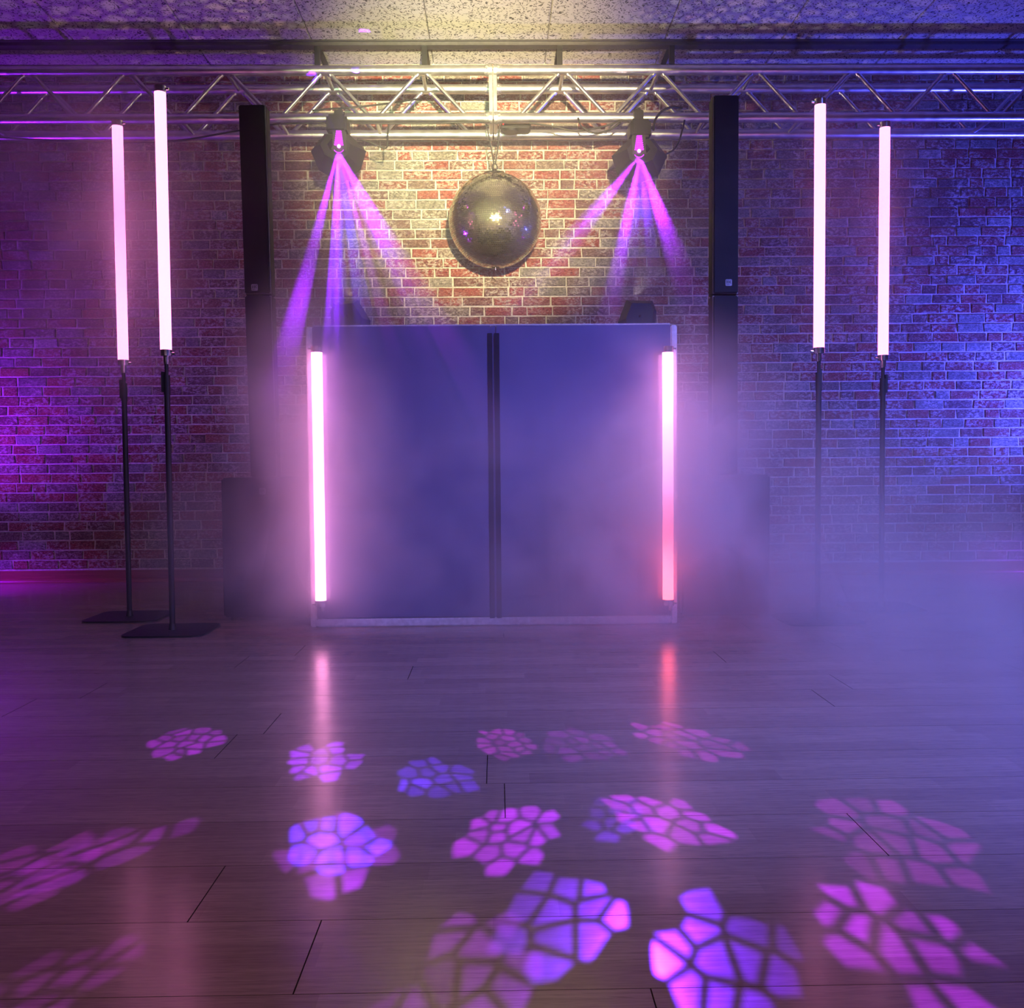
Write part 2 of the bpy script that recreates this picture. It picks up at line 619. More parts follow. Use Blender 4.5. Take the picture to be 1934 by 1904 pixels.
bricks.sort(key=lambda q: ((q[0] + q[1]) / 2 + 0.05) ** 2 + (((q[2] + q[3]) / 2 - 1.82) * 1.25) ** 2)
for q in bricks[:300]:
    g = MB()
    brick_geo(g, *q[:4])
    o = g.build('brick', M['brick'], wall)
    set_tone(o, [q[4]] * len(g.v))
g = MB()
tones = []
for q in bricks[300:]:
    brick_geo(g, *q[:4])
    tones += [q[4]] * 8
o = g.build('brickwork', M['brick'], wall)
o['kind'] = 'stuff'
set_tone(o, tones)

# ---- ceiling of mineral tiles, the rail across it, other walls
mb = MB()
mb.box((-HALF, BACK_Y, CEIL + 0.012), (HALF, WALL_Y, CEIL + 0.06))
ceil = struct(mb.build('ceiling', M['room_wall']), 'suspended ceiling of pale fissured mineral tiles')
T = 0.625
tx0 = at(805, 60, 4.85).x
ys = [WALL_Y, WALL_Y - 0.31, WALL_Y - 0.31 - T, WALL_Y - 0.31 - 2 * T, WALL_Y - 0.31 - 3 * T]
for r_ in range(4):
    yb, ya = ys[r_], ys[r_ + 1]
    i0 = math.floor((-HALF - tx0) / T)
    for i in range(i0, i0 + 15):
        a, b = max(tx0 + i * T + 0.002, -HALF), min(tx0 + (i + 1) * T - 0.002, HALF)
        if b - a < 0.03:
            continue
        q = MB()
        e, h = 0.004, 0.004
        lo = [(a + e, ya + 0.002 + e), (b - e, ya + 0.002 + e), (b - e, yb - 0.002 - e), (a + e, yb - 0.002 - e)]
        hi = [(a, ya + 0.002), (b, ya + 0.002), (b, yb - 0.002), (a, yb - 0.002)]
        q.add([(x, y, CEIL) for x, y in lo] + [(x, y, CEIL + h) for x, y in hi] + [(x, y, CEIL + 0.012) for x, y in hi],
              [(3, 2, 1, 0)] + [(i_, (i_ + 1) % 4, 4 + (i_ + 1) % 4, 4 + i_) for i_ in range(4)] + [(4 + i_, 4 + (i_ + 1) % 4, 8 + (i_ + 1) % 4, 8 + i_) for i_ in range(4)])
        q.build('ceiling_tile', M['ceiling_tile'], ceil)
rail_y = WALL_Y - 0.30
mb = MB()
mb.box((-HALF, rail_y, CEIL - 0.022), (HALF, rail_y + 0.06, CEIL - 0.001), 0.002)
mb.box((-HALF, rail_y - 0.018, CEIL - 0.006), (HALF, rail_y, CEIL - 0.001))
struct(mb.build('trim_1', M['rail_metal']), 'dark metal rail running along the ceiling above the truss')
for nm, lo, hi, lab in (('wall_left', (-HALF - 0.1, BACK_Y, -0.02), (-HALF, WALL_Y + 0.1, CEIL + 0.05), 'plain side wall at the left end of the hall'),
                        ('wall_right', (HALF, BACK_Y, -0.02), (HALF + 0.1, WALL_Y + 0.1, CEIL + 0.05), 'plain side wall at the right end of the hall'),
                        ('wall_front', (-HALF, BACK_Y - 0.1, -0.02), (HALF, BACK_Y, CEIL + 0.05), 'plain wall of the hall behind the camera')):
    mb = MB()
    mb.box(lo, hi)
    w_ = struct(mb.build(nm, M['room_wall']), lab)
    if nm == 'wall_front':
        mb = MB()
        mb.box((-HALF, BACK_Y, 0), (HALF, BACK_Y + 0.03, 1.40), 0.004)
        mb.build('wainscot', M['wainscot'], w_)
mb = MB()
mb.prism([(-HALF, 0.0), (HALF, 0.0), (HALF, 0.068), (-HALF, 0.068)], WALL_Y - 0.016, WALL_Y)
n0 = len(mb.v)
prof = [(0.034, 0.0), (0.034, 0.006), (0.030, 0.013), (0.024, 0.018), (0.016, 0.020), (0.016, 0.0)]
vs_ = [(-HALF, WALL_Y - d, h) for d, h in prof] + [(HALF, WALL_Y - d, h) for d, h in prof]
mb.add(vs_, [(i, i + 1, i + 7, i + 6) for i in range(5)])
struct(mb.build('baseboard_back', M['baseboard_wood']), 'reddish brown wooden baseboard with rounded foot strip along the brick wall')

# ================================================================== TRUSS
TY0 = 4.90
TY1 = 5.14
TZ1 = at(960, 133, TY0).z
TZ0 = TZ1 - 0.24
JX = at(931, 175, TY0).x
CR = 0.0253


def truss(label, x_in, x_out, nodes):
    s = 1 if x_out > x_in else -1
    t = thing('lighting_truss', (x_in, (TY0 + TY1) / 2, TZ0 - CR), label, 'truss', 'two joined aluminium truss sections')
    for y in (TY0, TY1):
        for z in (TZ0, TZ1):
            q = MB()
            q.cyl((x_in + s * 0.045, y, z), (x_out, y, z), CR, n=20)
            ch = q.build('chord', M['aluminium'], t)
            WORLD_LOC[ch.name] = WORLD_LOC[t.name]
            q = MB()                                   # conical coupler at the joint
            q.cyl((x_in + s * 0.004, y, z), (x_in + s * 0.022, y, z), CR * 1.22, n=20)
            q.cyl((x_in + s * 0.022, y, z), (x_in + s * 0.045, y, z), CR * 1.22, CR * 1.02, n=20)
            q.cyl((x_in + s * 0.030, y - 0.036, z + 0.004), (x_in + s * 0.030, y + 0.036, z - 0.004), 0.006, n=8)
            q.build('coupler', M['weld'], t)
    for y in (TY0, TY1):                               # end frame of the section
        q = MB()
        q.box((min(x_in + s * 0.001, x_in + s * 0.020), y - 0.012, TZ0), (max(x_in + s * 0.001, x_in + s * 0.020), y + 0.012, TZ1 + 0.01), 0.003)
        q.build('end_post', M['aluminium'], t)
    for z in (TZ0, TZ1):
        q = MB()
        q.cyl((x_in + s * 0.012, TY0, z), (x_in + s * 0.012, TY1, z), 0.011, n=10)
        q.build('end_post', M['aluminium'], t)
    for i, nx in enumerate(nodes):
        for y in (TY0, TY1):
            for dx in (-1, 1):
                ax = nx + dx * 0.022
                bx = nx + dx * 0.222
                if (bx - x_in) * s < 0.07:
                    bx = x_in + s * 0.115
                if (bx - x_out) * s > 0:
                    continue
                q = MB()
                q.cyl((ax, y, TZ1 - 0.015), (bx, y, TZ0 + 0.012), 0.0105, n=12)
                q.cyl((ax, y, TZ1 - 0.015), (ax + dx * 0.008, y, TZ1 - 0.030), 0.0145, 0.0108, n=12)
                q.build('brace', M['aluminium'], t)
        q = MB()
        q.cyl((nx, TY0, TZ1 - 0.006), (nx, TY1, TZ1 - 0.006), 0.0105, n=12)
        q.build('brace', M['aluminium'], t)
        bx = nx + s * 0.245
        if (bx - x_out) * s < -0.05:
            q = MB()
            q.cyl((bx, TY0, TZ0 + 0.004), (bx, TY1, TZ0 + 0.004), 0.0105, n=12)
            q.build('brace', M['aluminium'], t)
    return t


nl = [at(px, 140, TY0).x for px in (798, 614)]
while nl[-1] > -HALF + 0.3:
    nl.append(nl[-1] - 0.5)
nr = [at(px, 140, TY0).x for px in (1063, 1243)]
while nr[-1] < HALF - 0.3:
    nr.append(nr[-1] + 0.5)
truss_l = truss('aluminium box truss section running left from the joint above the mirror ball', JX, -HALF + 0.02, nl)
truss_r = truss('aluminium box truss section running right from the joint above the mirror ball', JX, HALF - 0.02, nr)
# dark straps that tie the truss to the ceiling
for px, nm in ((600, 'far left'), (802, 'inner left'), (1057, 'inner right'), (1268, 'far right')):
    x = at(px, 115, TY1).x
    q = MB()
    q.box((x - 0.014, TY1 - 0.02, TZ1 + CR - 0.004), (x + 0.014, TY1 + 0.004, CEIL - 0.012), 0.002)
    q.box((x - 0.014, TY1 - 0.02, CEIL - 0.014), (x + 0.014, WALL_Y - 0.02, CEIL - 0.004), 0.002)
    par = truss_l if px < 930 else truss_r
    q.build('hanger_strap', M['black_metal'], par)

# ================================================================== LED TUBE STANDS
def rounded_plate(q, cx, cy, w, d, z0, z1, r):
    pts = []
    for sx_, sy_, a0 in ((1, 1, 0), (-1, 1, 90), (-1, -1, 180), (1, -1, 270)):
        for k_ in range(7):
            a_ = math.radians(a0 + 15 * k_)
            pts.append((cx + sx_ * (w / 2 - r) + r * math.cos(a_), cy + sy_ * (d / 2 - r) + r * math.sin(a_)))
    n_ = len(pts)
    q.add([(x, y, z0) for x, y in pts] + [(x, y, z1 - 0.002) for x, y in pts] + [(cx + (x - cx) * 0.99, cy + (y - cy) * 0.99, z1) for x, y in pts],
          [tuple(reversed(range(n_))), tuple(range(2 * n_, 3 * n_))] + [(i, (i + 1) % n_, n_ + (i + 1) % n_, n_ + i) for i in range(n_)]
          + [(n_ + i, n_ + (i + 1) % n_, 2 * n_ + (i + 1) % n_, 2 * n_ + i) for i in range(n_)])


def tube_body(t, x, y, z0, z1, glow, knob_side, spigot=True, lean=0.0):
    R = 0.0220
    q = MB()
    q.cyl((x, y, z0), (x, y, z1), R, n=16, caps=False)
    q.build('lit_tube', M[glow], t)
    for zc, d in ((z0, -1), (z1, 1)):
        q = MB()
        q.cyl((x, y, zc), (x, y, zc + d * 0.003), R * 1.02, n=28)
        q.cyl((x, y, zc + d * 0.003), (x, y, zc + d * 0.024), R * 1.05, n=28)
        cap = q.build('end_cap', M['chrome'], t)
        WORLD_LOC[cap.name] = WORLD_LOC[t.name]
        q = MB()
        q.cyl((x + knob_side * R, y, zc + d * 0.014), (x + knob_side * (R + 0.012), y, zc + d * 0.014), 0.0055, n=12)
        q.build('knob', M['chrome'], cap)
    return R


def tube_stand(base_px, lit_px, label, knob_side, sleeve_dx):
    b = on_z(*base_px)
    z1 = at(base_px[0], lit_px[0], b.y).z
    z0 = at(base_px[0], lit_px[1], b.y).z
    t = thing('tube_lamp', (b.x, b.y, 0), label, 'light stand', 'glowing tubes on black stands')
    q = MB()
    rounded_plate(q, b.x, b.y, 0.32, 0.30, 0.0, 0.007, 0.05)
    q.build('base_plate', M['black_metal'], t)
    q = MB()
    q.cyl((b.x, b.y, 0.006), (b.x, b.y, 0.03), 0.016, 0.012, n=18)
    q.cyl((b.x, b.y, 0.03), (b.x, b.y, z0 - 0.11), 0.0112, n=18)
    q.build('pole', M['black_metal'], t)
    q = MB()
    q.cyl((b.x, b.y, z0 - 0.175), (b.x, b.y, z0 - 0.10), 0.0128, n=18)
    q.build('pole_sleeve', M['black_plastic'], t)
    q = MB()
    q.cyl((b.x, b.y, z0 - 0.11), (b.x, b.y, z0 - 0.055), 0.0075, n=14)
    q.build('pole_tip', M['black_metal'], t)
    q = MB()
    q.box((b.x + sleeve_dx - 0.005, b.y - 0.012, z0 - 0.165), (b.x + sleeve_dx + 0.005, b.y + 0.012, z0 - 0.085), 0.002)
    q.build('clip', M['black_plastic'], t)
    q = MB()
    q.cyl((b.x, b.y, z0 - 0.050), (b.x, b.y, z0 - 0.024), 0.0125, n=18)
    q.cyl((b.x, b.y, z0 - 0.056), (b.x, b.y, z0 - 0.050), 0.0105, n=18)
    q.build('spigot', M['chrome'], t)
    tube_body(t, b.x, b.y, z0, z1, 'tube_glow', knob_side)
    return t


st1 = tube_stand((326, 1192), (175, 661), 'taller pink glowing tube on black pole and plate, nearer the left speaker', 1, -0.014)
st2 = tube_stand((245, 1166), (239, 680), 'leftmost pink glowing tube on black pole, behind the taller left one', 1, -0.011)
st3 = tube_stand((1544, 1171), (199, 657), 'taller pink glowing tube on black pole, nearer the right speaker', -1, 0.004)
st4 = tube_stand((1664, 1149), (242, 671), 'rightmost pink glowing tube on black pole against blue brick wall', -1, 0.013)

# ================================================================== DJ BOOTH
BY = 3.80
bl, br = at(594, 900, BY).x, at(1267, 900, BY).x
wl, wr = at(582, 900, BY).x, at(1279, 900, BY).x
btop = at(935, 615, BY).z
booth = thing('dj_booth', ((bl + br) / 2, BY, 0), 'wide glossy booth front of two dark panels with pale side edges, lit tubes before it', 'booth')
mid = at(934, 900, BY).x
for a, b in ((bl, mid - 0.008), (mid + 0.008, br)):
    q = MB()
    q.box((a, BY, 0.035), (b, BY + 0.018, btop), 0.004)
    pn = q.build('panel', M['booth_panel'], booth)
q = MB()
q.box((mid - 0.010, BY + 0.004, 0.033), (mid + 0.010, BY + 0.016, btop), 0.001)
q.build('seam_strip', M['booth_panel'], booth)
for a, b in ((mid - 0.024, mid - 0.004), (mid + 0.004, mid + 0.024)):
    q = MB()
    q.box((a, BY - 0.003, 0.03), (b, BY, btop - 0.03), 0.001)
    q.build('hinge_strip', M['booth_seam'], booth)
for a, b, s in ((wl, bl, -1), (br, wr, 1)):
    q = MB()                                          # side wings folded back, seen by their front edge
    q.box((a, BY - 0.002, 0.0), (b, BY + 0.030, btop - 0.002), 0.004)
    q.build('side_edge', M['booth_white'], booth)
    q = MB()
    x = a if s < 0 else b - 0.015
    q.box((x, BY + 0.030, 0.03), (x + 0.015, BY + 0.52, btop - 0.004), 0.003)
    q.build('side_wing', M['booth_panel'], booth)
q = MB()
q.box((bl, BY - 0.004, 0.0), (br, BY + 0.024, 0.033), 0.004)
q.build('bottom_rail', M['booth_white'], booth)
q = MB()
q.box((bl, BY + 0.001, btop), (br, BY + 0.022, btop + 0.006), 0.002)
q.build('top_rail', M['booth_white'], booth)
# table behind the booth, carrying the two upright effect lamps
tbz = btop - 0.14
tbl = thing('dj_table', (0, BY + 0.40, 0), 'dark table hidden behind the booth front', 'table')
q = MB()
q.box((bl + 0.02, BY + 0.10, tbz - 0.03), (br - 0.02, BY + 0.64, tbz), 0.004)
q.build('table_top', M['table_top'], tbl)
for x in (bl + 0.06, br - 0.06):
    for y in (BY + 0.14, BY + 0.60):
        q = MB()
        q.cyl((x, y, 0), (x, y, tbz - 0.03), 0.016, n=12)
        q.build('leg', M['black_metal'], tbl)


def booth_tube(top_px, bot_px, label, glow, side):
    Y = BY - 0.045
    a, b = at(*top_px, Y), at(*bot_px, Y)
    x = (a.x + b.x) / 2
    t = thing('light_tube', (x, Y, b.z - 0.03), label, 'light tube', 'glowing tubes fixed upright to the booth')
    tube_body(t, x, Y, b.z, a.z, glow, side)
    for zc in (b.z - 0.012, a.z + 0.012):
        q = MB()
        q.box((x - 0.012, Y + 0.020, zc - 0.010), (x + 0.012, BY - 0.001, zc + 0.010), 0.002)
        q.build('bracket', M['chrome'], t)
    q = MB()
    q.cyl((x + 0.006, Y, b.z - 0.024), (x + 0.006, Y, b.z - 0.045), 0.006, n=12)
    q.build('plug', M['chrome'], t)
    return t


booth_tube((599, 666), (605, 1134), 'pink glowing tube upright on the left edge of the booth', 'tube_glow_strong', -1)
booth_tube((1262, 666), (1261, 1132), 'pink tube turning salmon below, upright on the right edge of the booth', 'tube_glow_salmon', 1)


# ================================================================== SPEAKERS
def letters(q, x, y, z, s):
    """white badge lettering: I, I, K cut as dark bars"""
    w = s * 0.11
    for cx in (-0.27, 0.0):
        q.box((x + cx * s - w / 2, y - 0.0008, z - 0.16 * s), (x + cx * s + w / 2, y, z + 0.32 * s))
    q.box((x - 0.27 * s, y - 0.0008, z + 0.05 * s), (x - 0.12 * s, y, z + 0.12 * s))
    q.box((x + 0.0 * s, y - 0.0008, z + 0.05 * s), (x + 0.17 * s, y, z + 0.12 * s))
    for sg in (1, -1):
        q.add([(x + 0.12 * s, y - 0.0008, z + 0.08 * s), (x + 0.24 * s, y - 0.0008, z + 0.08 * s),
               (x + 0.36 * s, y - 0.0008, z + (0.08 + sg * 0.24) * s), (x + 0.24 * s, y - 0.0008, z + (0.08 + sg * 0.24) * s)], [(0, 1, 2, 3) if sg < 0 else (3, 2, 1, 0)])
    q.box((x - 0.33 * s, y - 0.0008, z - 0.36 * s), (x + 0.10 * s, y, z - 0.30 * s))


def badge(t, x, y, z, s=0.027):
    q = MB()
    q.box((x - s / 2, y - 0.003, z - s / 2), (x + s / 2, y, z + s / 2), 0.002)
    b = tag(q.build('badge', M['plate_silver'], t), 'small silver square badge with dark letters')
    WORLD_LOC[b.name] = WORLD_LOC[t.name]
    q = MB()
    letters(q, x, y - 0.003, z, s)
    q.build('badge_letters', M['plate_ink'], b)


def speaker_set(sub_l, sub_r, sub_top, floor_px, col_px, col_w, col_top, badge_col, badge_sub, side, lean):
    b = on_z(*floor_px)
    Y = b.y
    x0, x1 = at(sub_l, 1030, Y).x, at(sub_r, 1030, Y).x
    zt = at(sub_l, sub_top, Y).z
    xc = (x0 + x1) / 2
    nm = 'left' if side < 0 else 'right'
    t = thing('subwoofer', (xc, Y, 0), 'big black bass speaker box under the %s column, beside the booth' % nm, 'speaker', 'black bass boxes')
    q = MB()
    q.box((x0, Y + 0.012, 0.012), (x1, Y + 0.42, zt), 0.008)
    q.build('cabinet', M['speaker_black'], t)
    q = MB()
    q.box((x0 + 0.008, Y, 0.022), (x1 - 0.008, Y + 0.014, zt - 0.010), 0.006)
    for i in range(10):                               # faint horizontal ribs pressed into the grille
        zz = 0.06 + i * (zt - 0.12) / 9
        q.box((x0 + 0.02, Y - 0.0015, zz), (x1 - 0.02, Y + 0.001, zz + 0.004))
    q.build('grille', M['speaker_black'], t)
    for xx in (x0 + 0.04, x1 - 0.04):
        for yy in (Y + 0.05, Y + 0.37):
            q = MB()
            q.cyl((xx, yy, 0), (xx, yy, 0.014), 0.018, n=12)
            q.build('foot', M['black_plastic'], t)
    q = MB()
    q.cyl((x0 + 0.20, Y + 0.14, zt), (x0 + 0.20, Y + 0.14, zt + 0.004), 0.02, n=14)
    q.build('pole_socket', M['plate_silver'], t)
    badge(t, at(*badge_sub, Y).x, Y - 0.001, at(*badge_sub, Y).z)
    # column
    cw = col_w / F_PX * Y
    cxb = at(col_px, 885, Y).x
    ztop = at(col_px, col_top, Y).z
    t = thing('speaker_column', (cxb, Y + 0.055, zt), 'slim black column speaker standing on the %s bass box' % nm, 'speaker', 'slim column speakers')
    D = 0.085
    zs = (zt + 0.001, at(col_px, 556, Y).z)
    for z0, z1 in ((zs[0], zs[1] - 0.002), (zs[1] + 0.002, ztop)):
        q = MB()
        q.box((cxb - cw / 2, Y + 0.014, z0), (cxb + cw / 2, Y + D, z1), 0.004)
        cab = q.build('cabinet', M['speaker_black'], t)
        q = MB()
        q.box((cxb - cw / 2 + 0.003, Y, z0 + 0.003), (cxb + cw / 2 - 0.003, Y + 0.012, z1 - 0.003), 0.004)
        q.build('grille', M['speaker_black'], t)
        q = MB()
        q.box((cxb - cw / 2 + 0.001, Y + 0.011, z0 + 0.002), (cxb + cw / 2 - 0.001, Y + 0.015, z1 - 0.002))
        q.build('grille_seam', M['plate_silver'], t)
    s = 0.027
    bp = at(*badge_col, Y)
    badge(t, bp.x + lean * (bp.z - zt), Y - 0.001, bp.z)
    t.rotation_euler = (0, -lean, 0.0)
    return t


speaker_set(418, 582, 903, (500, 1172), 497, 50, 196, (481, 543), (496, 928), -1, 0.013)
speaker_set(1286, 1456, 898, (1370, 1167), 1370, 49, 178, (1376, 534), (1377, 922), 1, -0.002)


# ================================================================== EFFECT LAMPS
def gem(t, outline, ctr, Y, depth=0.10, back=0.10, k_in=0.46, k_open=0.72):
    """faceted dark housing: outline ring, an inner ring further forward, a recessed opening, a smaller back"""
    O = [at(px, py, Y) for px, py in outline]
    c = at(*ctr, Y)
    n_ = len(O)
    I = [p.lerp(c, k_in) + Vector((0, -depth, 0)) for p in O]
    R = [p.lerp(c, k_open) + Vector((0, -depth, 0)) for p in O]
    R2 = [p.lerp(c, k_open + 0.04) + Vector((0, -depth * 0.35, 0)) for p in O]
    B = [p.lerp(c, 0.42) + Vector((0, back, 0)) for p in O]
    q = MB()
    rings = [B, O, I, R, R2]
    vs = [p for rg_ in rings for p in rg_]
    fs = []
    for a in range(len(rings) - 1):
        for i in range(n_):
            fs.append((a * n_ + i, a * n_ + (i + 1) % n_, (a + 1) * n_ + (i + 1) % n_, (a + 1) * n_ + i))
    fs.append(tuple(reversed(range(n_))))
    fs.append(tuple(range((len(rings) - 1) * n_, len(rings) * n_)))
    q.add(vs, fs)
    return q.build('housing', M['gem_black'], t)


FY = 4.82


def hanging_lamp(cx, label, mirror, glow_y, dx_out=0):
    s = -1 if mirror else 1
    X = lambda d: cx + s * d
    base = at(cx, 346, FY)
    t = thing('effect_lamp', (base.x, FY, base.z), label, 'stage light', 'faceted black effect lamps')
    dy = glow_y - 274
    out = [(X(-27), 253 + dy), (X(-53), 286 + dy), (X(-37), 322 + dy), (X(7), 346 + dy * 0.3), (X(41), 321 + dy), (X(52), 286 + dy), (X(20), 254 + dy)]
    if mirror:
        out = out[::-1]
    gem(t, out[::-1], (cx, 284 + dy), FY)
    a, b = at(cx - 20, 224 + dy, FY), at(cx + 19, 258 + dy, FY)
    q = MB()
    q.box((a.x, FY - 0.075, b.z), (b.x, FY + 0.06, a.z), 0.012)
    q.build('lamp_head', M['gem_black'], t)
    a, b = at(cx - 9, 208, FY), at(cx + 8, 228 + dy, FY)
    q = MB()
    q.box((a.x, FY - 0.01, b.z - 0.01), (b.x, FY + 0.02, a.z), 0.004)
    q.build('yoke', M['black_metal'], t)
    q = MB()                                            # hook clamp round the chord
    cc = Vector((at(cx, 215, FY).x, TY0, TZ0))
    for k_ in range(9):
        a0, a1 = math.radians(-60 + k_ * 33), math.radians(-60 + (k_ + 1) * 33)
        pts = []
        for r_, a_ in ((0.0262, a0), (0.034, a0), (0.034, a1), (0.0262, a1)):
            pts.append((r_ * math.cos(a_ + PI / 2), r_ * math.sin(a_ + PI / 2)))
        vs = [(cc.x - 0.02, cc.y + u_, cc.z + v_) for u_, v_ in pts] + [(cc.x + 0.02, cc.y + u_, cc.z + v_) for u_, v_ in pts]
        q.add(vs, [(0, 1, 2, 3), (7, 6, 5, 4), (0, 4, 5, 1), (1, 5, 6, 2), (2, 6, 7, 3), (3, 7, 4, 0)])
    q.box((cc.x - 0.018, cc.y - 0.075, cc.z - 0.045), (cc.x + 0.018, cc.y - 0.028, cc.z - 0.018), 0.004)
    q.cyl((cc.x, cc.y - 0.05, cc.z - 0.02), (cc.x, cc.y - 0.05, cc.z + 0.03), 0.007, n=10)
    q.cyl((cc.x - 0.012, cc.y - 0.05, cc.z + 0.028), (cc.x + 0.012, cc.y - 0.05, cc.z + 0.028), 0.006, n=10)
    q.build('clamp', M['black_metal'], t)
    # ribbed lens barrel with the lit emitter at its foot
    Yf = FY - 0.118
    for i in range(7):
        py = 248 + dy + i * 4.1
        w = 5.0 + i * 0.6
        a, b = at(cx - w, py, Yf), at(cx + w, py + 1.8, Yf)
        q = MB()
        q.box((a.x, Yf - 0.012, b.z), (b.x, Yf + 0.004, a.z), 0.0008)
        q.build('lens_rib', M['rib_glow'], t)
    q = MB()
    a, b = at(cx - 13, 246 + dy, Yf), at(cx + 13, 284 + dy, Yf)
    q.box((a.x, Yf + 0.004, b.z), (b.x, Yf + 0.03, a.z), 0.004)
    q.build('lens_barrel', M['black_plastic'], t)
    e = at(cx, 276 + dy, Yf - 0.014)
    q = MB()
    q.cyl(e, e + Vector((0, 0.012, 0.004)), 0.009, 0.007, n=16)
    q.build('lens', M['lens_glow'], t)
    q = MB()
    arc = [e + Vector((0.024 * math.cos(math.radians(a_)), -0.004, -0.012 + 0.020 * math.sin(math.radians(a_)))) for a_ in range(200, 341, 14)]
    q.tube(arc, 0.0022, 6)
    q.build('lens_rim', M['rib_glow'], t)
    return t, e


lampL, eL = hanging_lamp(640, 'black faceted effect lamp hanging on the truss left of the mirror ball', False, 274)
lampR, eR = hanging_lamp(1207, 'black faceted effect lamp hanging on the truss right of the mirror ball', True, 283)

TYL = BY + 0.38


def table_lamp(outline, ctr, label):
    Y = TYL
    lo = min(at(px, py, Y).z for px, py in outline)
    base = at(ctr[0], ctr[1], Y)
    t = thing('effect_lamp', (base.x, Y, tbz), label, 'stage light', 'faceted black effect lamps')
    gem(t, outline, ctr, Y, 0.07, 0.10, 0.30, 0.94)
    q = MB()
    q.box((base.x - 0.05, Y - 0.03, tbz), (base.x + 0.05, Y + 0.06, base.z), 0.006)
    q.build('foot', M['black_metal'], t)
    e = Vector((base.x, Y + 0.08, at(ctr[0], min(py for _, py in outline), Y).z))
    q = MB()
    q.cyl(e + Vector((0, 0.02, -0.06)), e + Vector((0, 0.02, -0.005)), 0.03, n=16)
    q.build('lens_barrel', M['black_plastic'], t)
    return t, e + Vector((0, 0.02, 0.03))


tabL, uL = table_lamp([(628, 628), (624, 589), (630, 572), (676, 567), (700, 606), (697, 632)], (660, 602), 'dark faceted effect lamp peeking over the booth top on the left')
tabR, uR = table_lamp([(1170, 634), (1167, 608), (1183, 567), (1232, 568), (1240, 588), (1236, 632)], (1204, 602), 'dark faceted effect lamp peeking over the booth top on the right')

# ---- beams: each lamp throws pebble gobos on the floor
PINK, MAG, VIOL, BLUV = (0.42, 0.02, 0.95), (0.34, 0.01, 1.0), (0.16, 0.012, 1.0), (0.085, 0.015, 1.0)
BEAMS = [  # floor px, width px, colour, power, lamp, edge softness, cells, tint
    (345, 1402, 150, MAG, 1.3, 'L', 0.04, 2.9, None),
    (612, 1438, 160, (0.24, 0.012, 1.0), 1.6, 'L', 0.04, 2.8, None),
    (825, 1468, 170, BLUV, 1.2, 'L', 0.05, 2.7, None),
    (955, 1405, 130, PINK, 0.8, 'L', 0.05, 2.8, None),
    (1085, 1408, 165, MAG, 0.5, 'L', 0.06, 2.8, None),
    (1290, 1395, 175, PINK, 0.9, 'L', 0.06, 2.8, None),
    (640, 1572, 195, BLUV, 1.6, 'L', 0.06, 2.3, None),
    (640, 1605, 230, PINK, 0.2, 'L', 0.10, 2.3, None),
    (1250, 1550, 200, MAG, 3.0, 'L', 0.06, 2.7, None),
    (966, 1573, 195, MAG, 2.0, 'R', 0.04, 2.8, None),
    (1170, 1545, 150, VIOL, 0.3, 'R', 0.12, 2.4, None),
    (1680, 1575, 290, PINK, 0.6, 'R', 0.08, 2.7, None),
    (1685, 1770, 320, MAG, 2.4, 'R', 0.16, 2.4, None),
    (1385, 1800, 290, VIOL, 0.9, 'R', 0.10, 2.3, None),
    (1045, 1730, 260, VIOL, 0.8, 'R', 0.08, 2.3, None),
    (880, 1835, 310, MAG, 0.7, 'R', 0.08, 2.4, None),
    (200, 1610, 240, MAG, 0.8, 'R', 0.12, 2.5, None),
    (50, 1650, 240, PINK, 0.6, 'R', 0.12, 2.5, None),
    (70, 1880, 240, PINK, 0.5, 'R', 0.15, 2.3, None),
]
BEAM_E = 2600.0
for i, (px, py, w, col, pw, lamp, soft, cells, tint) in enumerate(BEAMS):
    par, e = (lampL, eL) if lamp == 'L' else (lampR, eR)
    src = e + Vector((0, -0.03, -0.03))
    g = on_z(px, py)
    D = (g - src).length
    wid = w / F_PX * g.y
    ang = 2 * math.atan(wid / 2 / D) * 1.12
    spot('beam', src, g, BEAM_E * pw * (ang / 0.11) ** 0.0, col, ang, 0.15, 0.006, dict(seed=i + 0.37, cells=cells, edge=(0.06, 0.10 + soft), reach=1.0, tint=tint), par)
# beams that climb to the ceiling from the left lamp
for px, py, pw in ((560, 70, 0.8), (688, 60, 0.5)):
    g = on_z(px, py, CEIL)
    src = eL + Vector((0, -0.06, 0.02))
    spot('beam', src, g, BEAM_E * pw, VIOL, 0.09, 0.3, 0.006, dict(seed=40 + pw, cells=2.2, edge=(0.0, 0.2), reach=1.0), lampL)
# spots added at the upright lamps stand in for mirror-ball dapples on the ceiling
spot('dapple', uL, (-1.75, 4.95, CEIL), 40, (1.0, 0.72, 0.62), math.radians(62), 0.8, 0.006, dict(seed=61.3, cells=13.0, edge=(0.0, 0.35), reach=1.2, rgb=True), tabL)
spot('dapple', uR, (1.45, 4.90, CEIL), 40, (1.0, 0.80, 0.72), math.radians(62), 0.8, 0.006, dict(seed=71.9, cells=13.0, edge=(0.0, 0.35), reach=1.2, rgb=True), tabR)

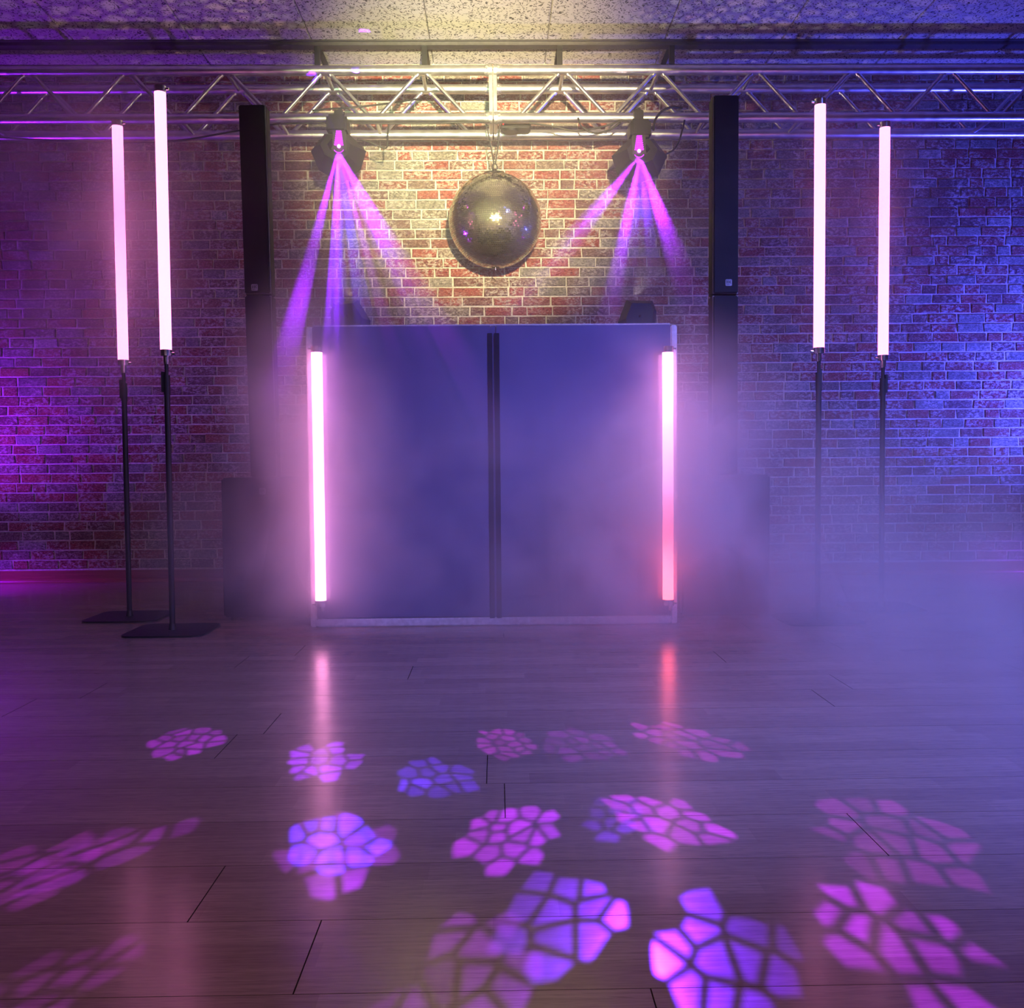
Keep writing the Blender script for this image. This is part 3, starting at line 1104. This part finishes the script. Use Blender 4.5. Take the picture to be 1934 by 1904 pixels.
# ================================================================== MIRROR BALL
MY = 5.02
bc = at(935, 417, MY)
BR = 86.5 / F_PX * MY
ball = thing('mirror_ball', (bc.x, bc.y, bc.z - BR), 'large mirror ball of tiny square mirrors hanging under the truss joint', 'mirror ball')
q = MB()
bm = bmesh.new()
bmesh.ops.create_uvsphere(bm, u_segments=64, v_segments=32, radius=BR * 0.988)
for v_ in bm.verts:
    v_.co += bc
q.bm(bm)
q.sm = [True] * len(q.sm)
q.build('core', M['ball_core'], ball)
q = MB()
NR = 74
rng = random.Random(3)
for i in range(2, NR):
    la = -PI / 2 + PI * (i + 0.5) / NR
    n_ = max(6, int(2 * PI * BR * math.cos(la) / (PI * BR / NR)))
    ph = rng.random() * 6.28
    hh = PI * BR / NR * 0.5 * 0.84
    hw = PI * BR * math.cos(la) / n_ * 0.88
    for j in range(n_):
        lo = ph + 2 * PI * j / n_
        nrm = Vector((math.cos(la) * math.cos(lo), math.cos(la) * math.sin(lo), math.sin(la)))
        ea = Vector((-math.sin(lo), math.cos(lo), 0))
        up = nrm.cross(ea)
        c0 = bc + nrm * BR
        t1, t2 = rng.gauss(0, 0.03), rng.gauss(0, 0.03)
        vs = []
        for su, sv in ((-1, -1), (1, -1), (1, 1), (-1, 1)):
            vs.append(c0 + ea * hw * su + up * hh * sv + nrm * (su * hw * t1 + sv * hh * t2))
        q.add(vs, [(0, 1, 2, 3)])
o = q.build('mirror_tiles', M['mirror'], ball)
o['kind'] = 'stuff'
q = MB()
tp = bc + Vector((0, 0, BR))
q.cyl(tp - Vector((0, 0, 0.016)), tp + Vector((0, 0, 0.002)), 0.075, 0.055, n=24)
q.cyl(tp, tp + Vector((0, 0, 0.022)), 0.016, 0.010, n=16)
q.build('top_cap', M['black_metal'], ball)
q = MB()
q.cyl(bc - Vector((0, 0, BR + 0.014)), bc - Vector((0, 0, BR - 0.008)), 0.004, n=10)
q.build('bottom_pin', M['chrome'], ball)
q = MB()
ringc = tp + Vector((0, 0, 0.034))
q.tube([ringc + Vector((0.014 * math.cos(a_ * 0.3927), 0, 0.018 * math.sin(a_ * 0.3927))) for a_ in range(17)], 0.003, 6)
q.build('hook', M['black_metal'], ball)
for a, b in ((at(917, 230, TY0 + 0.05), ringc + Vector((-0.004, 0, 0.015))), (at(944, 232, TY0 + 0.06), ringc + Vector((0.004, 0, 0.015)))):
    q = MB()
    q.tube(catmull([a, a.lerp(b, 0.5) + Vector((0.004, 0, 0)), b], 6), 0.0035, 6)
    q.build('wire', M['cable_black'], ball)
a, b = at(946, 229, MY), at(1002, 249, MY)
mo = thing('ball_motor', ((a.x + b.x) / 2, MY, b.z), 'small black motor box with red light beside the truss joint', 'motor')
q = MB()
q.box((a.x, MY - 0.04, b.z + 0.008), (b.x, MY + 0.05, a.z), 0.006)
q.build('case', M['black_plastic'], mo)
q = MB()
q.cyl((a.x + 0.05, MY, b.z - 0.004), (a.x + 0.05, MY, b.z + 0.008), 0.04, n=18)
q.build('drive', M['black_metal'], mo)
e = at(950.5, 233, MY - 0.041)
q = MB()
q.box((e.x - 0.003, MY - 0.043, e.z - 0.007), (e.x + 0.003, MY - 0.040, e.z + 0.007))
q.build('indicator', M['red_led'], mo)


# ================================================================== CABLES
def cable(pts, label, r=0.0045):
    q = MB()
    P = [at(px, py, Y) for px, py, Y in pts]
    q.tube(catmull(P, 8), r, 8)
    o_ = q.build('cable', M['cable_black'], None, off=P[0])
    o_.location = P[0]
    return tag(o_, label, 'cable', 'black cables on the truss')


FC = TY0 - 0.031
cable([(-40, 258, 4.862), (60, 263, 4.862), (200, 269, 4.862), (330, 266, 4.862), (420, 252, 4.862), (500, 238, 4.862), (530, 233, 4.862)],
      'thin black cable sagging below the truss at the far left, behind two tubes')
cable([(530, 234, 4.86), (610, 232, 4.865), (700, 233, 4.865), (800, 233, 4.865), (880, 231, 4.865), (925, 230, 4.865)],
      'black cable running straight along the truss from left lamp to the joint')
cable([(675, 263, 4.83), (700, 269, 4.83), (722, 279, 4.84), (731, 277, 4.85), (732, 258, 4.86), (734, 234, 4.865)],
      'black cable looping from the left hanging lamp up to the truss')
cable([(590, 209, 4.87), (620, 206, 4.87), (665, 203, 4.87), (720, 197, 4.90), (790, 187, 5.0)],
      'thin black cable crossing the truss braces above the left lamp')
cable([(1000, 232, 4.87), (1040, 238, 4.865), (1085, 247, 4.86), (1120, 243, 4.86), (1150, 236, 4.86), (1175, 228, 4.86), (1196, 233, 4.85)],
      'black cable hanging between the ball motor and the right lamp')
cable([(1092, 222, 4.845), (1098, 238, 4.84), (1120, 251, 4.84), (1150, 246, 4.84), (1172, 231, 4.84)],
      'short black cable loop under the truss left of the right lamp')
cable([(1234, 246, 4.83), (1237, 228, 4.84), (1248, 212, 4.85), (1266, 203, 4.86), (1288, 204, 4.90)],
      'thick black cable arching from the right lamp up over the truss', 0.006)
cable([(1258, 291, 4.82), (1272, 283, 4.83), (1283, 265, 4.85), (1290, 240, 4.865), (1293, 227, 4.87)],
      'black cable from the side of the right lamp to the truss')

# ================================================================== LAMP HOUSINGS OUT OF THE FRAME (their light is set at the top)
for (x, y), lab in (((-3.35, 4.75), 'black wash lamp on the floor beyond the left picture edge'), ((3.55, 4.55), 'black wash lamp on the floor beyond the right picture edge')):
    t = thing('wash_lamp', (x, y, 0), lab, 'stage light')
    q = MB()
    q.cyl((x - 0.14 * (1 if x > 0 else -1) * -1, y - 0.10, 0.20), (x + 0.05 * (1 if x > 0 else -1), y - 0.02, 0.42), 0.10, 0.09, n=20)
    q.build('can', M['black_metal'], t)
    q = MB()
    q.box((x - 0.12, y - 0.14, 0.0), (x + 0.12, y + 0.05, 0.015), 0.004)
    q.box((x - 0.12, y - 0.07, 0.01), (x - 0.105, y - 0.03, 0.30), 0.003)
    q.box((x + 0.105, y - 0.07, 0.01), (x + 0.12, y - 0.03, 0.30), 0.003)
    q.build('bracket', M['black_metal'], t)

# ================================================================== HAZE: machine fog, thick by the booth tubes and on the floor at the right
HAZE_BASE = 0.04
BLOBS = [  # centre, radii, extra scattering per metre
    ((-0.70, 3.80, 0.60), (0.40, 0.50, 0.78), 6.0),
    ((-0.95, 3.75, 0.30), (0.55, 0.40, 0.45), 1.8),
    ((-0.35, 3.70, 0.25), (0.50, 0.30, 0.55), 1.6),
    ((0.74, 3.76, 0.45), (0.55, 0.45, 0.75), 6.0),
    ((0.45, 3.55, 0.35), (0.75, 0.45, 0.70), 2.4),
    ((1.15, 3.40, 0.20), (0.95, 0.70, 0.70), 1.35),
    ((2.00, 2.90, 0.10), (1.40, 1.20, 0.65), 0.85),
    ((1.75, 2.20, 0.05), (1.00, 1.00, 0.45), 0.7),
    ((-1.70, 3.95, 1.65), (0.60, 0.50, 0.75), 2.2),
    ((1.45, 4.00, 1.70), (0.50, 0.50, 0.70), 0.6),
    ((0.00, 3.55, 0.60), (1.00, 0.35, 0.95), 0.30),
    ((-0.60, 4.25, 1.80), (0.80, 0.60, 0.80), 0.65),
    ((0.50, 4.25, 1.80), (0.80, 0.60, 0.80), 0.65),
]
ng = bpy.data.node_groups.new('haze_field', 'GeometryNodeTree')
ng.interface.new_socket('Geometry', in_out='OUTPUT', socket_type='NodeSocketGeometry')
gn = ng.nodes
gl = ng.links
gout = gn.new('NodeGroupOutput')
vc = gn.new('GeometryNodeVolumeCube')
HMIN, HMAX = (-3.7, 0.6, 0.002), (3.7, 5.395, 2.90)
vc.inputs['Min'].default_value = HMIN
vc.inputs['Max'].default_value = HMAX
VX = 0.06
for ax, k_ in enumerate(('X', 'Y', 'Z')):
    vc.inputs['Resolution ' + k_].default_value = int((HMAX[ax] - HMIN[ax]) / VX)
pos = gn.new('GeometryNodeInputPosition').outputs[0]


def vmath(op, a, b):
    n_ = gn.new('ShaderNodeVectorMath')
    n_.operation = op
    for i_, v_ in enumerate((a, b)):
        if isinstance(v_, tuple):
            n_.inputs[i_].default_value = v_
        elif v_ is not None:
            gl.new(v_, n_.inputs[i_])
    return n_


def smath(op, a, b=None, c=None, clamp=False):
    n_ = gn.new('ShaderNodeMath')
    n_.operation = op
    n_.use_clamp = clamp
    for i_, v_ in enumerate((a, b, c)):
        if isinstance(v_, (int, float)):
            n_.inputs[i_].default_value = v_
        elif v_ is not None:
            gl.new(v_, n_.inputs[i_])
    return n_.outputs[0]


nz = gn.new('ShaderNodeTexNoise')
nz.inputs['Scale'].default_value = 2.1
nz.inputs['Detail'].default_value = 5.0
nz.inputs['Roughness'].default_value = 0.55
nz.inputs['Distortion'].default_value = 0.5
gl.new(pos, nz.inputs['Vector'])
puff = gn.new('ShaderNodeMapRange')
puff.interpolation_type = 'SMOOTHSTEP'
puff.inputs[1].default_value = 0.36
puff.inputs[2].default_value = 0.66
gl.new(nz.outputs[0], puff.inputs[0])
nz2 = gn.new('ShaderNodeTexNoise')
nz2.inputs['Scale'].default_value = 1.6
nz2.inputs['Detail'].default_value = 2.0
nzo = vmath('ADD', pos, (5.2, 1.3, 8.8))
gl.new(nzo.outputs[0], nz2.inputs['Vector'])
total = None
for c_, r_, amp in BLOBS:
    d_ = vmath('DIVIDE', vmath('SUBTRACT', pos, tuple(c_)).outputs[0], tuple(r_))
    ln = vmath('LENGTH', d_.outputs[0], None)
    mr = gn.new('ShaderNodeMapRange')
    mr.interpolation_type = 'SMOOTHSTEP'
    mr.inputs[1].default_value = 1.25
    mr.inputs[2].default_value = 0.15
    gl.new(ln.outputs['Value'], mr.inputs[0])
    tm = smath('MULTIPLY', mr.outputs[0], amp)
    total = tm if total is None else smath('ADD', total, tm)
dens = smath('MULTIPLY', total, smath('MULTIPLY_ADD', puff.outputs[0], 0.85, 0.18))
sep = gn.new('ShaderNodeSeparateXYZ')
gl.new(pos, sep.inputs[0])
fade = gn.new('ShaderNodeMapRange')                 # the hall is clear towards the dance floor
fade.inputs[1].default_value = 3.0
fade.inputs[2].default_value = 4.2
gl.new(sep.outputs[1], fade.inputs[0])
thin = smath('MULTIPLY', smath('MULTIPLY_ADD', nz2.outputs[0], 1.6, 0.2), smath('MULTIPLY', fade.outputs[0], HAZE_BASE))
dens = smath('ADD', dens, thin)
gl.new(dens, vc.inputs['Density'])
sm_ = gn.new('GeometryNodeSetMaterial')
gl.new(vc.outputs[0], sm_.inputs[0])
gl.new(sm_.outputs[0], gout.inputs[0])
mt, nt = mat('haze')
pv = nt.nodes.new('ShaderNodeVolumeScatter')
pv.inputs['Color'].default_value = (0.97, 0.97, 0.97, 1)
da = nt.nodes.new('ShaderNodeAttribute')
da.attribute_name = 'density'
nt.links.new(da.outputs['Fac'], pv.inputs['Density'])
# fine haze up in the air throws light forward, the cool low fog scatters it more evenly
gp = nt.nodes.new('ShaderNodeSeparateXYZ')
nt.links.new(nt.nodes.new('ShaderNodeNewGeometry').outputs['Position'], gp.inputs[0])
ga = nt.nodes.new('ShaderNodeMapRange')
ga.inputs[1].default_value = 1.0
ga.inputs[2].default_value = 1.4
ga.inputs[3].default_value = 0.2
ga.inputs[4].default_value = 0.65
nt.links.new(gp.outputs[2], ga.inputs[0])
nt.links.new(ga.outputs[0], pv.inputs['Anisotropy'])
on_ = nt.nodes.new('ShaderNodeOutputMaterial')
nt.links.new(pv.outputs[0], on_.inputs['Volume'])
mt.cycles.volume_sampling = 'MULTIPLE_IMPORTANCE'
mt.volume_intersection_method = 'FAST' if hasattr(mt, 'volume_intersection_method') else None
sm_.inputs['Material'].default_value = mt
hm = bpy.data.meshes.new('haze')
hm.from_pydata([(0, 0, 0)], [], [])
hm.materials.append(mt)
hz = bpy.data.objects.new('haze', hm)
C.objects.link(hz)
md = hz.modifiers.new('field', 'NODES')
md.node_group = ng
tag(hz, 'thin stage haze thickening to fog round the booth and the floor at right', 'haze', kind='stuff')
